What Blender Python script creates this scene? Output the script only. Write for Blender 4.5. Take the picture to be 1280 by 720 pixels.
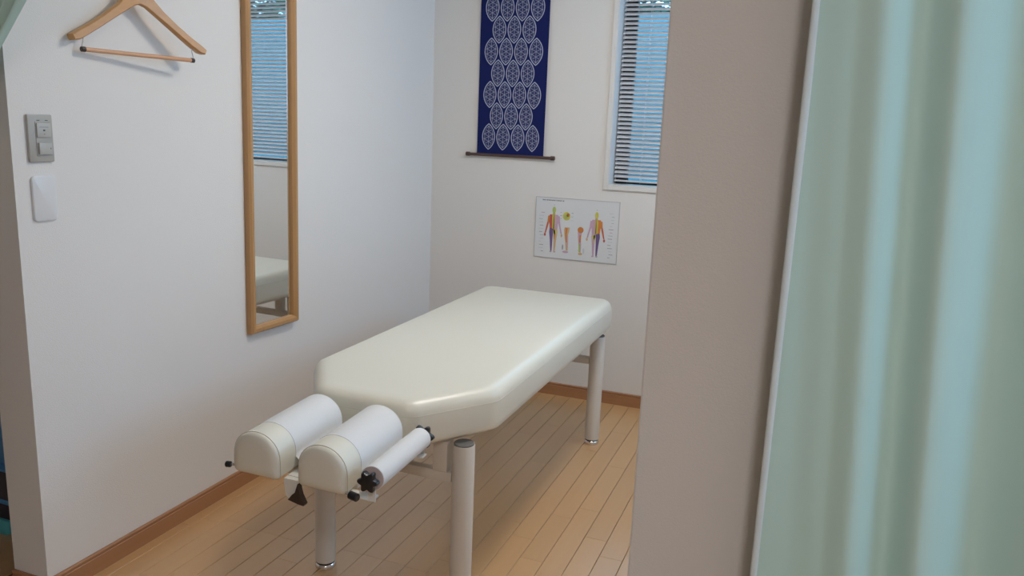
import bpy, bmesh, math, random
from mathutils import Vector, Matrix
random.seed(7)
for o in list(bpy.data.objects):
    bpy.data.objects.remove(o)
scene = bpy.context.scene
COL = scene.collection
PI = math.pi

# ------------------------------------------------------------------ camera
cam_d = bpy.data.cameras.new('camera')
cam = bpy.data.objects.new('camera', cam_d)
COL.objects.link(cam)
cam_d.sensor_width = 36.0
cam_d.lens = 36.0 * 1005.12 / 1280.0
cam_d.clip_start = 0.02
yaw, pitch, roll = -0.36000122, -0.20296995, 0.04010547
fwd = Vector((math.sin(yaw) * math.cos(pitch), math.cos(yaw) * math.cos(pitch), math.sin(pitch)))
r0 = Vector((math.cos(yaw), -math.sin(yaw), 0))
u0 = r0.cross(fwd)
rgt = math.cos(roll) * r0 + math.sin(roll) * u0
upv = -math.sin(roll) * r0 + math.cos(roll) * u0
cam.matrix_world = Matrix(((rgt.x, upv.x, -fwd.x, 1.918), (rgt.y, upv.y, -fwd.y, 0.0),
                           (rgt.z, upv.z, -fwd.z, 1.380), (0, 0, 0, 1)))
scene.camera = cam

# ------------------------------------------------------------------ world and light
world = bpy.data.worlds.new('world')
scene.world = world
world.use_nodes = True
wn = world.node_tree
wn.nodes.clear()
w_out = wn.nodes.new('ShaderNodeOutputWorld')
w_bg = wn.nodes.new('ShaderNodeBackground')
w_bg.inputs['Color'].default_value = (0.33, 0.63, 1.0, 1)     # overcast sky, seen with an indoor white balance
w_bg.inputs['Strength'].default_value = 7.0
wn.links.new(w_bg.outputs[0], w_out.inputs[0])

def area(name, loc, target, sx, sy, power, color, portal=False):
    d = bpy.data.lights.new(name, 'AREA')
    d.shape = 'RECTANGLE'; d.size = sx; d.size_y = sy
    d.energy = power; d.color = color
    o = bpy.data.objects.new(name, d); COL.objects.link(o)
    o.location = loc
    o.rotation_euler = (Vector(target) - Vector(loc)).to_track_quat('-Z', 'Y').to_euler()
    if portal: d.cycles.is_portal = True
    return o
area('window_portal', (1.30, 4.06, 1.62), (1.30, 3.0, 1.62), 0.66, 1.02, 1.0, (1, 1, 1), True)
# daylight through the hall's own window, to the right of the camera
area('hall_daylight', (3.49, 0.79, 1.47), (1.9, 0.79, 1.47), 0.48, 0.82, 1.0, (1, 1, 1), True)
# daylight through the window in the treatment room's right wall, out of view
area('room_daylight', (2.74, 3.10, 1.76), (0.0, 3.10, 1.76), 1.06, 0.84, 1.0, (1, 1, 1), True)

scene.view_settings.view_transform = 'Standard'
scene.view_settings.look = 'None'
scene.view_settings.gamma = 1.0
scene.view_settings.exposure = 0.18
scene.view_settings.use_curve_mapping = False

# ------------------------------------------------------------------ materials
def material(name, color, rough=0.6, metal=0.0, spec=0.5, bump=0.0, bump_scale=200.0, vary=0.0, vary_scale=3.0, coat=0.0):
    m = bpy.data.materials.new(name); m.use_nodes = True
    nt = m.node_tree; b = nt.nodes['Principled BSDF']
    b.inputs['Base Color'].default_value = (*color, 1)
    b.inputs['Roughness'].default_value = rough
    b.inputs['Metallic'].default_value = metal
    b.inputs['Specular IOR Level'].default_value = spec
    b.inputs['Coat Weight'].default_value = coat
    tc = nt.nodes.new('ShaderNodeTexCoord')
    if bump:
        n = nt.nodes.new('ShaderNodeTexNoise'); n.inputs['Scale'].default_value = bump_scale
        n.inputs['Detail'].default_value = 3
        bp = nt.nodes.new('ShaderNodeBump'); bp.inputs['Strength'].default_value = bump; bp.inputs['Distance'].default_value = 0.002
        nt.links.new(tc.outputs['Object'], n.inputs['Vector'])
        nt.links.new(n.outputs['Fac'], bp.inputs['Height']); nt.links.new(bp.outputs[0], b.inputs['Normal'])
    if vary:
        n2 = nt.nodes.new('ShaderNodeTexNoise'); n2.inputs['Scale'].default_value = vary_scale; n2.inputs['Detail'].default_value = 4
        mx = nt.nodes.new('ShaderNodeMix'); mx.data_type = 'RGBA'
        mx.inputs[6].default_value = (*[c * (1 - vary) for c in color], 1)
        mx.inputs[7].default_value = (*[min(1, c * (1 + vary)) for c in color], 1)
        nt.links.new(tc.outputs['Object'], n2.inputs['Vector'])
        nt.links.new(n2.outputs['Fac'], mx.inputs[0]); nt.links.new(mx.outputs[2], b.inputs['Base Color'])
    return m

def wood(name, dark, light, rough=0.4, scale=(8, 8, 8), stretch_axis=1, rand=0.0, coat=0.0):
    m = bpy.data.materials.new(name); m.use_nodes = True
    nt = m.node_tree; b = nt.nodes['Principled BSDF']
    b.inputs['Roughness'].default_value = rough; b.inputs['Coat Weight'].default_value = coat
    b.inputs['Coat Roughness'].default_value = 0.38; b.inputs['Coat IOR'].default_value = 2.0
    tc = nt.nodes.new('ShaderNodeTexCoord'); mp = nt.nodes.new('ShaderNodeMapping')
    s = [60, 60, 60]; s[stretch_axis] = 3.0
    mp.inputs['Scale'].default_value = s
    n = nt.nodes.new('ShaderNodeTexNoise'); n.inputs['Scale'].default_value = 1.0; n.inputs['Detail'].default_value = 5
    mx = nt.nodes.new('ShaderNodeMix'); mx.data_type = 'RGBA'
    mx.inputs[6].default_value = (*dark, 1); mx.inputs[7].default_value = (*light, 1)
    oi = nt.nodes.new('ShaderNodeObjectInfo')
    add = nt.nodes.new('ShaderNodeVectorMath'); add.operation = 'ADD'
    sc = nt.nodes.new('ShaderNodeMath'); sc.operation = 'MULTIPLY'; sc.inputs[1].default_value = 37.0 if rand else 0.0
    nt.links.new(oi.outputs['Random'], sc.inputs[0])
    nt.links.new(tc.outputs['Object'], add.inputs[0]); nt.links.new(sc.outputs[0], add.inputs[1])
    nt.links.new(add.outputs[0], mp.inputs['Vector']); nt.links.new(mp.outputs[0], n.inputs['Vector'])
    nt.links.new(n.outputs['Fac'], mx.inputs[0])
    last = mx.outputs[2]
    if rand:
        hs = nt.nodes.new('ShaderNodeHueSaturation')
        mr = nt.nodes.new('ShaderNodeMapRange'); mr.inputs[3].default_value = 1 - rand; mr.inputs[4].default_value = 1 + rand
        nt.links.new(oi.outputs['Random'], mr.inputs[0]); nt.links.new(mr.outputs[0], hs.inputs['Value'])
        nt.links.new(last, hs.inputs['Color']); last = hs.outputs[0]
    nt.links.new(last, b.inputs['Base Color'])
    return m

def emitter(name, color, strength):
    m = bpy.data.materials.new(name); m.use_nodes = True
    nt = m.node_tree; nt.nodes.clear()
    e = nt.nodes.new('ShaderNodeEmission'); e.inputs[0].default_value = (*color, 1); e.inputs[1].default_value = strength
    out = nt.nodes.new('ShaderNodeOutputMaterial'); nt.links.new(e.outputs[0], out.inputs[0])
    return m

def glass_mat(name):
    m = bpy.data.materials.new(name); m.use_nodes = True
    nt = m.node_tree; nt.nodes.clear()
    t = nt.nodes.new('ShaderNodeBsdfTransparent'); t.inputs[0].default_value = (0.86, 0.95, 0.95, 1)
    g = nt.nodes.new('ShaderNodeBsdfGlossy'); g.inputs['Roughness'].default_value = 0.02
    f = nt.nodes.new('ShaderNodeFresnel'); f.inputs[0].default_value = 1.45
    mx = nt.nodes.new('ShaderNodeMixShader'); out = nt.nodes.new('ShaderNodeOutputMaterial')
    nt.links.new(f.outputs[0], mx.inputs[0]); nt.links.new(t.outputs[0], mx.inputs[1]); nt.links.new(g.outputs[0], mx.inputs[2])
    nt.links.new(mx.outputs[0], out.inputs[0])
    return m

def cloth_mat(name, color, trans=0.35, weave=900.0):
    m = bpy.data.materials.new(name); m.use_nodes = True
    nt = m.node_tree; nt.nodes.clear()
    d = nt.nodes.new('ShaderNodeBsdfDiffuse'); d.inputs[0].default_value = (*color, 1)
    t = nt.nodes.new('ShaderNodeBsdfTranslucent'); t.inputs[0].default_value = (*color, 1)
    tc = nt.nodes.new('ShaderNodeTexCoord')
    w = nt.nodes.new('ShaderNodeTexNoise'); w.inputs['Scale'].default_value = 1.0
    mp = nt.nodes.new('ShaderNodeMapping'); mp.inputs['Scale'].default_value = (120, 120, weave)
    bp = nt.nodes.new('ShaderNodeBump'); bp.inputs['Strength'].default_value = 0.12; bp.inputs['Distance'].default_value = 0.001
    nt.links.new(tc.outputs['Object'], mp.inputs[0]); nt.links.new(mp.outputs[0], w.inputs['Vector'])
    nt.links.new(w.outputs['Fac'], bp.inputs['Height']); nt.links.new(bp.outputs[0], d.inputs['Normal'])
    mx = nt.nodes.new('ShaderNodeMixShader'); mx.inputs[0].default_value = trans
    out = nt.nodes.new('ShaderNodeOutputMaterial')
    nt.links.new(d.outputs[0], mx.inputs[1]); nt.links.new(t.outputs[0], mx.inputs[2]); nt.links.new(mx.outputs[0], out.inputs[0])
    return m

M = {}
M['wallpaper'] = material('wallpaper', (0.735, 0.712, 0.683), 0.85, bump=0.35, bump_scale=260, spec=0.2)
M['ceiling'] = material('ceiling', (0.78, 0.77, 0.75), 0.9)
M['floor'] = material('floor_under', (0.16, 0.085, 0.04), 0.6, vary=0.2)
M['plank'] = wood('floor_plank', (0.55, 0.315, 0.125), (0.61, 0.355, 0.15), 0.42, stretch_axis=1, rand=0.04, coat=1.0)
M['base'] = wood('baseboard', (0.33, 0.15, 0.066), (0.41, 0.205, 0.098), 0.4, stretch_axis=1)
M['base_x'] = wood('baseboard_x', (0.33, 0.15, 0.066), (0.41, 0.205, 0.098), 0.4, stretch_axis=0)
M['mirror_wood'] = wood('mirror_wood', (0.40, 0.215, 0.085), (0.52, 0.30, 0.13), 0.35, stretch_axis=2)
M['hanger_wood'] = wood('hanger_wood', (0.50, 0.25, 0.08), (0.62, 0.33, 0.12), 0.35, stretch_axis=0)
M['dowel'] = wood('dowel_wood', (0.55, 0.28, 0.14), (0.64, 0.36, 0.20), 0.4, stretch_axis=0)
M['vinyl'] = material('cream_vinyl', (0.725, 0.70, 0.60), 0.36, bump=0.05, bump_scale=900, spec=0.8)
M['vinyl_piping'] = material('vinyl_piping', (0.62, 0.59, 0.50), 0.4)
M['vinyl_seam'] = material('vinyl_seam', (0.60, 0.54, 0.43), 0.5)
M['metal_paint'] = material('cream_paint', (0.63, 0.585, 0.525), 0.32, spec=0.5)
M['white_metal'] = material('white_paint', (0.76, 0.75, 0.70), 0.35)
M['cap'] = material('grey_cap', (0.14, 0.135, 0.125), 0.5)
M['chrome'] = material('chrome', (0.75, 0.75, 0.76), 0.12, metal=1.0)
M['black'] = material('black_plastic', (0.012, 0.012, 0.014), 0.3)
M['brown_plastic'] = material('dark_brown_plastic', (0.035, 0.02, 0.014), 0.45)
M['paper'] = material('white_paper', (0.72, 0.72, 0.715), 0.75, bump=0.08, bump_scale=120, spec=0.2)
M['paper_end'] = material('paper_edge', (0.55, 0.44, 0.41), 0.8)
M['mirror'] = material('mirror_silver', (0.86, 0.88, 0.88), 0.015, metal=1.0)
M['plate_grey'] = material('grey_plate', (0.40, 0.385, 0.35), 0.4)
M['switch_grey'] = material('grey_switch', (0.46, 0.445, 0.41), 0.35)
M['mark_dark'] = material('dark_mark', (0.06, 0.06, 0.06), 0.5)
M['plate_white'] = material('white_plate', (0.70, 0.70, 0.70), 0.35)
M['casing'] = material('white_casing', (0.70, 0.68, 0.65), 0.45)
M['slat'] = material('blind_slat', (0.60, 0.58, 0.58), 0.4)
M['sash'] = material('bronze_sash', (0.05, 0.05, 0.052), 0.4)
M['glass'] = glass_mat('window_glass')
M['rod'] = wood('dark_rod', (0.06, 0.03, 0.025), (0.10, 0.055, 0.045), 0.4, stretch_axis=0)
M['poster'] = material('poster_paper', (0.68, 0.69, 0.70), 0.3)
M['film'] = material('poster_edge', (0.46, 0.46, 0.45), 0.4)
M['curtain'] = cloth_mat('green_curtain', (0.60, 0.82, 0.76), 0.10)
M['hem'] = cloth_mat('curtain_hem', (0.75, 0.82, 0.82), 0.10)
M['tieback'] = material('tieback_purple', (0.10, 0.05, 0.10), 0.7)
M['leaf'] = material('leaf', (0.05, 0.10, 0.06), 0.6)
M['outer_wall'] = material('outer_wall', (0.095, 0.175, 0.19), 0.9, vary=0.08, vary_scale=1.5)
M['soil'] = material('soil', (0.12, 0.11, 0.10), 0.9)
M['crate_dark'] = material('crate_dark', (0.07, 0.06, 0.075), 0.5)
M['crate_blue'] = material('crate_blue', (0.10, 0.30, 0.55), 0.35)
M['teal'] = material('teal_plastic', (0.08, 0.42, 0.45), 0.4)
M['lamp_rim'] = material('lamp_rim', (0.8, 0.8, 0.8), 0.4)

# ------------------------------------------------------------------ mesh helpers
def root_loc(o):
    while o.parent: o = o.parent
    return o.location.copy()

def obj(name, bm, mat, parent=None, smooth=True, local=False, angle=35):
    """links a bmesh, built in world coordinates (or the thing's own when local), as one object"""
    me = bpy.data.meshes.new(name)
    if parent is not None and not local:
        bmesh.ops.translate(bm, verts=bm.verts, vec=-root_loc(parent))
    bmesh.ops.recalc_face_normals(bm, faces=bm.faces)
    if smooth:
        for f in bm.faces: f.smooth = True
        for e in bm.edges:
            if len(e.link_faces) == 2 and e.calc_face_angle(0) > math.radians(angle): e.smooth = False
    bm.to_mesh(me); bm.free()
    for m in (mat if isinstance(mat, (list, tuple)) else [mat]): me.materials.append(m)
    o = bpy.data.objects.new(name, me); COL.objects.link(o)
    if parent is not None: o.parent = parent
    return o

def thing(name, loc, label, cat, rot=(0, 0, 0), group=None):
    o = bpy.data.objects.new(name, None); COL.objects.link(o)
    o.empty_display_size = 0.05
    o.location = loc; o.rotation_euler = rot
    o['label'] = label; o['category'] = cat
    if group: o['group'] = group
    return o

def struct(o):
    o['kind'] = 'structure'; return o

def B(): return bmesh.new()

def thicken(bm, t):
    bmesh.ops.recalc_face_normals(bm, faces=bm.faces); bm.normal_update()
    bmesh.ops.solidify(bm, geom=bm.faces[:], thickness=t)

def box(bm, x0, x1, y0, y1, z0, z1, bevel=0.0, seg=2):
    vs = [bm.verts.new(p) for p in ((x0, y0, z0), (x1, y0, z0), (x1, y1, z0), (x0, y1, z0), (x0, y0, z1), (x1, y0, z1), (x1, y1, z1), (x0, y1, z1))]
    fs = [bm.faces.new([vs[i] for i in q]) for q in ((0, 3, 2, 1), (4, 5, 6, 7), (0, 1, 5, 4), (1, 2, 6, 5), (2, 3, 7, 6), (3, 0, 4, 7))]
    if bevel:
        es = list({e for f in fs for e in f.edges})
        bmesh.ops.bevel(bm, geom=es, offset=bevel, segments=seg, profile=0.5, affect='EDGES')
    return bm

def frame_of(d):
    d = d.normalized()
    a = Vector((0, 0, 1)) if abs(d.z) < 0.9 else Vector((1, 0, 0))
    u = d.cross(a).normalized(); v = d.cross(u).normalized()
    return u, v

def lathe(bm, p0, p1, prof, n=24, caps=True):
    """prof = list of (distance along p0->p1, radius)"""
    p0, p1 = Vector(p0), Vector(p1); d = (p1 - p0).normalized(); u, v = frame_of(d)
    rings = []
    for t, r in prof:
        rings.append([bm.verts.new(p0 + d * t + (u * math.cos(2 * PI * i / n) + v * math.sin(2 * PI * i / n)) * r) for i in range(n)])
    for a, b in zip(rings, rings[1:]):
        for i in range(n): bm.faces.new((a[i], a[(i + 1) % n], b[(i + 1) % n], b[i]))
    if caps:
        bm.faces.new(rings[0]); bm.faces.new(rings[-1])
    return bm

def rod(bm, p0, p1, r, n=20, ch=0.001):
    L = (Vector(p1) - Vector(p0)).length
    ch = min(ch, r * .4)
    return lathe(bm, p0, p1, [(0, r - ch), (ch, r), (L - ch, r), (L, r - ch)], n)

def tube(bm, pts, r, n=8):
    pts = [Vector(p) for p in pts]; rings = []
    u = None
    for i, p in enumerate(pts):
        d = (pts[min(i + 1, len(pts) - 1)] - pts[max(i - 1, 0)]).normalized()
        if u is None: u, v = frame_of(d)
        else:
            u = (u - d * u.dot(d)).normalized()
        v = d.cross(u)
        rings.append([bm.verts.new(p + (u * math.cos(2 * PI * k / n) + v * math.sin(2 * PI * k / n)) * r) for k in range(n)])
    for a, b in zip(rings, rings[1:]):
        for k in range(n): bm.faces.new((a[k], a[(k + 1) % n], b[(k + 1) % n], b[k]))
    bm.faces.new(rings[0]); bm.faces.new(rings[-1])
    return bm

def rounded_poly(pts, rs, n=8):
    """plan outline with filleted corners; returns points and outward normals, counter-clockwise input"""
    out = []
    N = len(pts)
    for i in range(N):
        p = Vector(pts[i]); a = Vector(pts[i - 1]); b = Vector(pts[(i + 1) % N])
        da = (a - p).normalized(); db = (b - p).normalized()
        ang = math.acos(max(-1, min(1, da.dot(db))))
        r = rs[i] if isinstance(rs, (list, tuple)) else rs
        t = r / math.tan(ang / 2)
        c = p + (da + db).normalized() * (r / math.sin(ang / 2))
        s = (p + da * t - c); e = (p + db * t - c)
        a0 = math.atan2(s.y, s.x); a1 = math.atan2(e.y, e.x)
        while a1 < a0 - 1e-6: a1 += 2 * PI
        for k in range(n + 1):
            th = a0 + (a1 - a0) * k / n
            nrm = Vector((math.cos(th), math.sin(th)))
            out.append((c + nrm * r, nrm))
    return out

def loft(bm, rings, closed=True, cap0=True, cap1=True):
    vr = [[bm.verts.new(p) for p in ring] for ring in rings]
    n = len(vr[0])
    for a, b in zip(vr, vr[1:]):
        for i in range(n if closed else n - 1):
            bm.faces.new((a[i], a[(i + 1) % n], b[(i + 1) % n], b[i]))
    if cap0: bm.faces.new(vr[0][::-1])
    if cap1: bm.faces.new(vr[-1])
    return bm

# ------------------------------------------------------------------ room shell
YF, YB, H = 1.468, 3.83, 2.45          # front face of the partitions, back wall, ceiling
XP = 1.638                             # left end of the right-hand partition
struct(obj('floor', box(B(), -2.75, 3.6, -2.2, YB + 0.2, -0.10, -0.010), M['floor'], smooth=False))
floor = bpy.data.objects['floor']
struct(obj('ceiling', box(B(), -2.75, 3.6, -2.2, YB + 0.2, H, H + 0.1), M['ceiling'], smooth=False))
b = B(); box(b, -0.13, 0.0, YF, YB, -0.010, H)
struct(obj('wall_left', b, M['wallpaper'], smooth=False))
WX0, WX1, WZ0, WZ1 = 0.952, 1.64, 1.100, 2.14     # window opening
b = B()
box(b, -2.7, WX0, YB, YB + 0.2, -0.010, H); box(b, WX1, 2.88, YB, YB + 0.2, -0.010, H)
box(b, WX0, WX1, YB, YB + 0.2, -0.010, WZ0); box(b, WX0, WX1, YB, YB + 0.2, WZ1, H)
struct(obj('wall_back', b, M['wallpaper'], smooth=False))
struct(obj('wall_right', box(B(), XP, 3.5, YF, YF + 0.13, -0.010, H, 0.004), M['wallpaper'], smooth=False))
b = B()                                            # the room's right wall, with the window that gives the daylight
box(b, 2.75, 2.88, YF + 0.13, 2.57, -0.010, H); box(b, 2.75, 2.88, 3.63, YB, -0.010, H)
box(b, 2.75, 2.88, 2.57, 3.63, -0.010, 1.34); box(b, 2.75, 2.88, 2.57, 3.63, 2.18, H)
struct(obj('wall_room_right', b, M['wallpaper'], smooth=False))
b = B()                                            # hall's right wall with its window opening
box(b, 3.5, 3.6, -2.2, 0.55, -0.010, H); box(b, 3.5, 3.6, 1.03, YF + 0.13, -0.010, H)
box(b, 3.5, 3.6, 0.55, 1.03, -0.010, 1.06); box(b, 3.5, 3.6, 0.55, 1.03, 1.88, H)
struct(obj('wall_hall_right', b, M['wallpaper'], smooth=False))
struct(obj('wall_hall_front', box(B(), -2.7, 3.5, -2.2, -2.1, -0.010, H), M['wallpaper'], smooth=False))
struct(obj('wall_hall_left', box(B(), -2.75, -2.65, -2.1, YB, -0.010, H), M['wallpaper'], smooth=False))

def baseboard(name, a, b_, out, mat):
    """a->b_ along the wall foot, out = direction the board faces"""
    a, b_, out = Vector((*a, 0)), Vector((*b_, 0)), Vector((*out, 0))
    prof = ((0, 0), (0.009, 0), (0.009, 0.050), (0.0065, 0.052), (0.0065, 0.055), (0.009, 0.057), (0.009, 0.062), (0.006, 0.065), (0, 0.065))
    bm = B()
    loft(bm, [[p + out * d + Vector((0, 0, z)) for d, z in prof] for p in (a, b_)])
    return struct(obj(name, bm, mat, smooth=False))
baseboard('baseboard_left', (0, YF - 0.009), (0, YB), (1, 0), M['base'])
baseboard('baseboard_back', (0.009, YB), (2.75, YB), (0, -1), M['base_x'])
baseboard('baseboard_front', (-0.13, YF), (0.0, YF), (0, -1), M['base_x'])
baseboard('baseboard_right', (XP, YF), (3.5, YF), (0, -1), M['base_x'])

# floor planks, each one a part of the floor
PW = 0.0778
plank_mesh = {}
def plank(x0, y0, y1):
    L = round(y1 - y0, 3)
    if L not in plank_mesh:
        bm = B(); g = 0.0007; c = 0.0012
        w = PW
        e = 0.0002
        ring = lambda ins, z: [(g + ins, e + ins * 0.4, z), (w - g - ins, e + ins * 0.4, z), (w - g - ins, L - e - ins * 0.4, z), (g + ins, L - e - ins * 0.4, z)]
        loft(bm, [ring(0, -0.0098), ring(0, -c), ring(c, 0)], cap0=False)
        me = bpy.data.meshes.new('plank'); bmesh.ops.recalc_face_normals(bm, faces=bm.faces); bm.to_mesh(me); bm.free()
        me.materials.append(M['plank']); plank_mesh[L] = me
    o = bpy.data.objects.new('plank', plank_mesh[L]); COL.objects.link(o)
    o.parent = floor; o.location = (x0, y0, 0)
JOINT = {-12: 2.048, -7: 2.251, -6: 2.049, -5: 2.467, -4: 2.050, -2: 2.982, 0: 2.372, 1: 2.251, 2: 2.662, 3: 2.468, 4: 2.366}
EXTRA = {-4: 2.371, 1: 2.572, 2: 3.076}
cols = range(-16, 10)
for c in cols:
    x0 = 1.059 + PW * c
    y_ref = JOINT.get(c, 2.05 + (c * 0.417) % 0.83)
    ys = [y_ref] + ([EXTRA[c]] if c in EXTRA else [])
    step = 0.885 + 0.03 * ((c * 7) % 5 - 2)
    while ys[-1] < YB: ys.append(ys[-1] + step)
    while ys[0] > 1.0: ys.insert(0, ys[0] - (0.416 if (c % 2 and c not in EXTRA) else step))
    for a, b2 in zip(ys, ys[1:]):
        a2, b3 = max(a, 0.95), min(b2, YB)
        if b3 - a2 < 0.02: continue
        plank(x0, a2, b3)
# rest of the floor boards, beyond what the photo shows
b = B()
def rest(x0, x1, y0, y1):
    n = int((x1 - x0) / PW)
    for i in range(n):
        box(b, x0 + i * PW + 0.0006, x0 + (i + 1) * PW - 0.0006, y0, y1, -0.0098, 0)
xa, xb = 1.059 + PW * -16, 1.059 + PW * 10
rest(xb, 2.74, YF, YB); rest(xb, 3.49, -2.09, 0.95); rest(xb, 3.49, 0.95, YF); rest(xa, xb, -2.09, 0.95); rest(-2.64, xa, -2.09, YB)
r_ = obj('floor_boards', b, M['plank'], floor, smooth=False); r_['kind'] = 'stuff'

# ------------------------------------------------------------------ window, blind, outdoors
b = B()
cw = 0.022
for x0, x1, z0, z1 in ((WX0 - cw, WX0, WZ0 - cw, WZ1 + cw), (WX1, WX1 + cw, WZ0 - cw, WZ1 + cw), (WX0, WX1, WZ0 - cw, WZ0), (WX0, WX1, WZ1, WZ1 + cw)):
    box(b, x0, x1, YB - 0.009, YB, z0, z1, 0.002)
# the reveal boards lining the opening
t = 0.004
box(b, WX0, WX0 + t, YB - 0.009, YB + 0.19, WZ0 + t, WZ1); box(b, WX1 - t, WX1, YB - 0.009, YB + 0.19, WZ0 + t, WZ1)
box(b, WX0, WX1, YB - 0.009, YB + 0.19, WZ0, WZ0 + t); box(b, WX0, WX1, YB - 0.009, YB + 0.19, WZ1 - t, WZ1)
win = struct(obj('window_1', b, M['casing'], smooth=False))
SY = YB + 0.135
for x0, x1 in ((WX0 + t, WX0 + 0.060), (WX1 - 0.060, WX1 - t)):
    obj('sash_stile', box(B(), x0, x1, SY, SY + 0.035, WZ0 + t, WZ1 - t, 0.002), M['sash'], win, smooth=False)
for z0, z1 in ((WZ0 + t, WZ0 + 0.012), (WZ1 - 0.05, WZ1 - t)):
    obj('sash_rail', box(B(), WX0 + 0.060, WX1 - 0.060, SY, SY + 0.035, z0, z1, 0.002), M['sash'], win, smooth=False)
obj('pane', box(B(), WX0 + 0.058, WX1 - 0.058, SY + 0.015, SY + 0.020, WZ0 + 0.010, WZ1 - 0.048), M['glass'], win, smooth=False)

BY = YB + 0.082
blind = thing('venetian_blind', (1.30, BY, WZ0 + t), 'pale slatted venetian blind hanging inside the narrow window', 'blind')
X0, X1 = WX0 + 0.010, WX1 - 0.010
pitch_s, tilt = 0.0211, math.radians(37)
nslat = 46
def slat_bm():
    bm = B(); w = 0.0125; rows = []
    for k in range(5):
        s = -1 + 2 * k / 4
        y = s * w; z = 0.0018 * (1 - s * s)
        yy = y * math.cos(tilt) - z * math.sin(tilt); zz = y * math.sin(tilt) + z * math.cos(tilt)
        rows.append((yy, zz))
    tl = [[bm.verts.new((x, y, z)) for y, z in rows] for x in (X0 - 1.30, X1 - 1.30)]
    bl = [[bm.verts.new((x, y, z - 0.0004)) for y, z in rows] for x in (X0 - 1.30, X1 - 1.30)]
    for k in range(4):
        bm.faces.new((tl[0][k], tl[1][k], tl[1][k + 1], tl[0][k + 1]))
        bm.faces.new((bl[0][k], bl[0][k + 1], bl[1][k + 1], bl[1][k]))
    for k in (0, 4):
        bm.faces.new((tl[0][k], tl[1][k], bl[1][k], bl[0][k]))
    return bm
s0 = obj('slat', slat_bm(), M['slat'], blind, local=True, angle=60)
s0.location = (0, 0, 0.040)
for i in range(1, nslat):
    s = s0.copy(); COL.objects.link(s); s.parent = blind; s.location = (0, 0, 0.040 + pitch_s * i)
obj('bottom_rail', box(B(), X0, X1, BY - 0.012, BY + 0.012, WZ0 + t + 0.012, WZ0 + t + 0.021, 0.003), M['slat'], blind)
obj('head_rail', box(B(), X0, X1, BY - 0.014, BY + 0.014, WZ1 - t - 0.026, WZ1 - t, 0.002), M['slat'], blind)
for x in (X0 + 0.13, X1 - 0.13):
    for dy in (-0.0135, 0.0135):
        obj('ladder_cord', rod(B(), (x, BY + dy, WZ0 + 0.012), (x, BY + dy, WZ1 - 0.03), 0.0008, 6), M['slat'], blind)

b = B(); box(b, -6, 9, YB + 0.2, YB + 9, -0.3, -0.1)
struct(obj('ground', b, M['soil'], smooth=False))
b = B(); box(b, -6, 9, YB + 2.6, YB + 2.72, -0.1, 2.25)
nb = obj('garden_wall', b, M['outer_wall'], smooth=False)
nb['label'] = 'pale garden wall outside, behind the blind of the narrow window'; nb['category'] = 'wall'
b = B()
rnd = random.Random(3)
for i in range(16000):
    x = rnd.uniform(-4.0, 6.0); z = 2.20 + abs(rnd.gauss(0, 0.45)); y = YB + 3.1 + rnd.gauss(0, 0.18)
    s = rnd.uniform(0.03, 0.06)
    a = Vector((rnd.gauss(0, 1), rnd.gauss(0, 1), rnd.gauss(0, 1))).normalized(); u, v = frame_of(a)
    p = Vector((x, y, z))
    b.faces.new([b.verts.new(q) for q in (p - u * s, p + v * s * 0.45, p + u * s, p - v * s * 0.45)])
hedge = thing('hedge', (0, YB + 3.1, -0.1), 'leafy hedge rising over the garden wall outside the narrow window', 'hedge')
fo = obj('foliage', b, M['leaf'], hedge, smooth=False); fo['kind'] = 'stuff'
b = B()
for i in range(10):
    rod(b, (-3 + i, YB + 3.1, -0.1), (-3 + i + rnd.uniform(-.1, .1), YB + 3.1, 2.4), 0.03, 8)
fo = obj('stems', b, M['rod'], hedge); fo['kind'] = 'stuff'

# ------------------------------------------------------------------ ceiling lamps
def ceiling_lamp(loc, r, color, strength, label):
    t_ = thing('ceiling_lamp', loc, label, 'lamp')
    x, y, z = loc
    obj('lamp_body', lathe(B(), (x, y, H), (x, y, H - 0.06), [(0, r * 0.9), (0.025, r), (0.035, r)], 40), M['lamp_rim'], t_)
    obj('diffuser', lathe(B(), (x, y, H - 0.036), (x, y, H - 0.09), [(0, r * 0.97), (0.02, r * 0.93), (0.038, r * 0.75), (0.048, r * 0.4), (0.050, 0.01)], 40),
        emitter('lamp_glow', color, strength), t_)
ceiling_lamp((1.42, 2.40, H), 0.20, (1.0, 0.94, 0.865), 44.0, 'round white ceiling lamp above the space right of the treatment table')
ceiling_lamp((2.3, -0.55, H), 0.18, (1.0, 0.955, 0.965), 62.0, 'round ceiling lamp of the hall on the near side of the curtain')

# ------------------------------------------------------------------ treatment table
tab = thing('treatment_table', (0.815, 2.60, 0), 'cream vinyl treatment table with cut front corners and two head cushions', 'table')
TL, TR, TF, TB = 0.503, 1.125, 1.800, 3.405
plan = rounded_poly([(TL, 2.035), (0.665, TF), (0.963, TF), (TR, 2.035), (TR, TB), (TL, TB)], [0.09, 0.075, 0.075, 0.09, 0.065, 0.065], 8)
def plan_ring(ins, z): return [(p.x - n.x * ins, p.y - n.y * ins, z) for p, n in plan]
prof = [(0.016, 0.512), (0.006, 0.514), (0.001, 0.520), (0.0, 0.535), (-0.001, 0.565), (0.0, 0.596), (0.002, 0.609), (0.007, 0.621), (0.015, 0.630), (0.025, 0.6355), (0.037, 0.6378), (0.062, 0.6385)]
b = B(); loft(b, [plan_ring(i, z) for i, z in prof])
mat_ = obj('mattress', b, M['vinyl'], tab, angle=50)
b = B(); pts = plan_ring(0.0005, 0.598); tube(b, pts + pts[:1], 0.0010, 6)
obj('piping', b, M['vinyl_piping'], mat_)
b = B()
inner = [(p.x - n.x * 0.035, p.y - n.y * 0.035) for p, n in plan]
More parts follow.
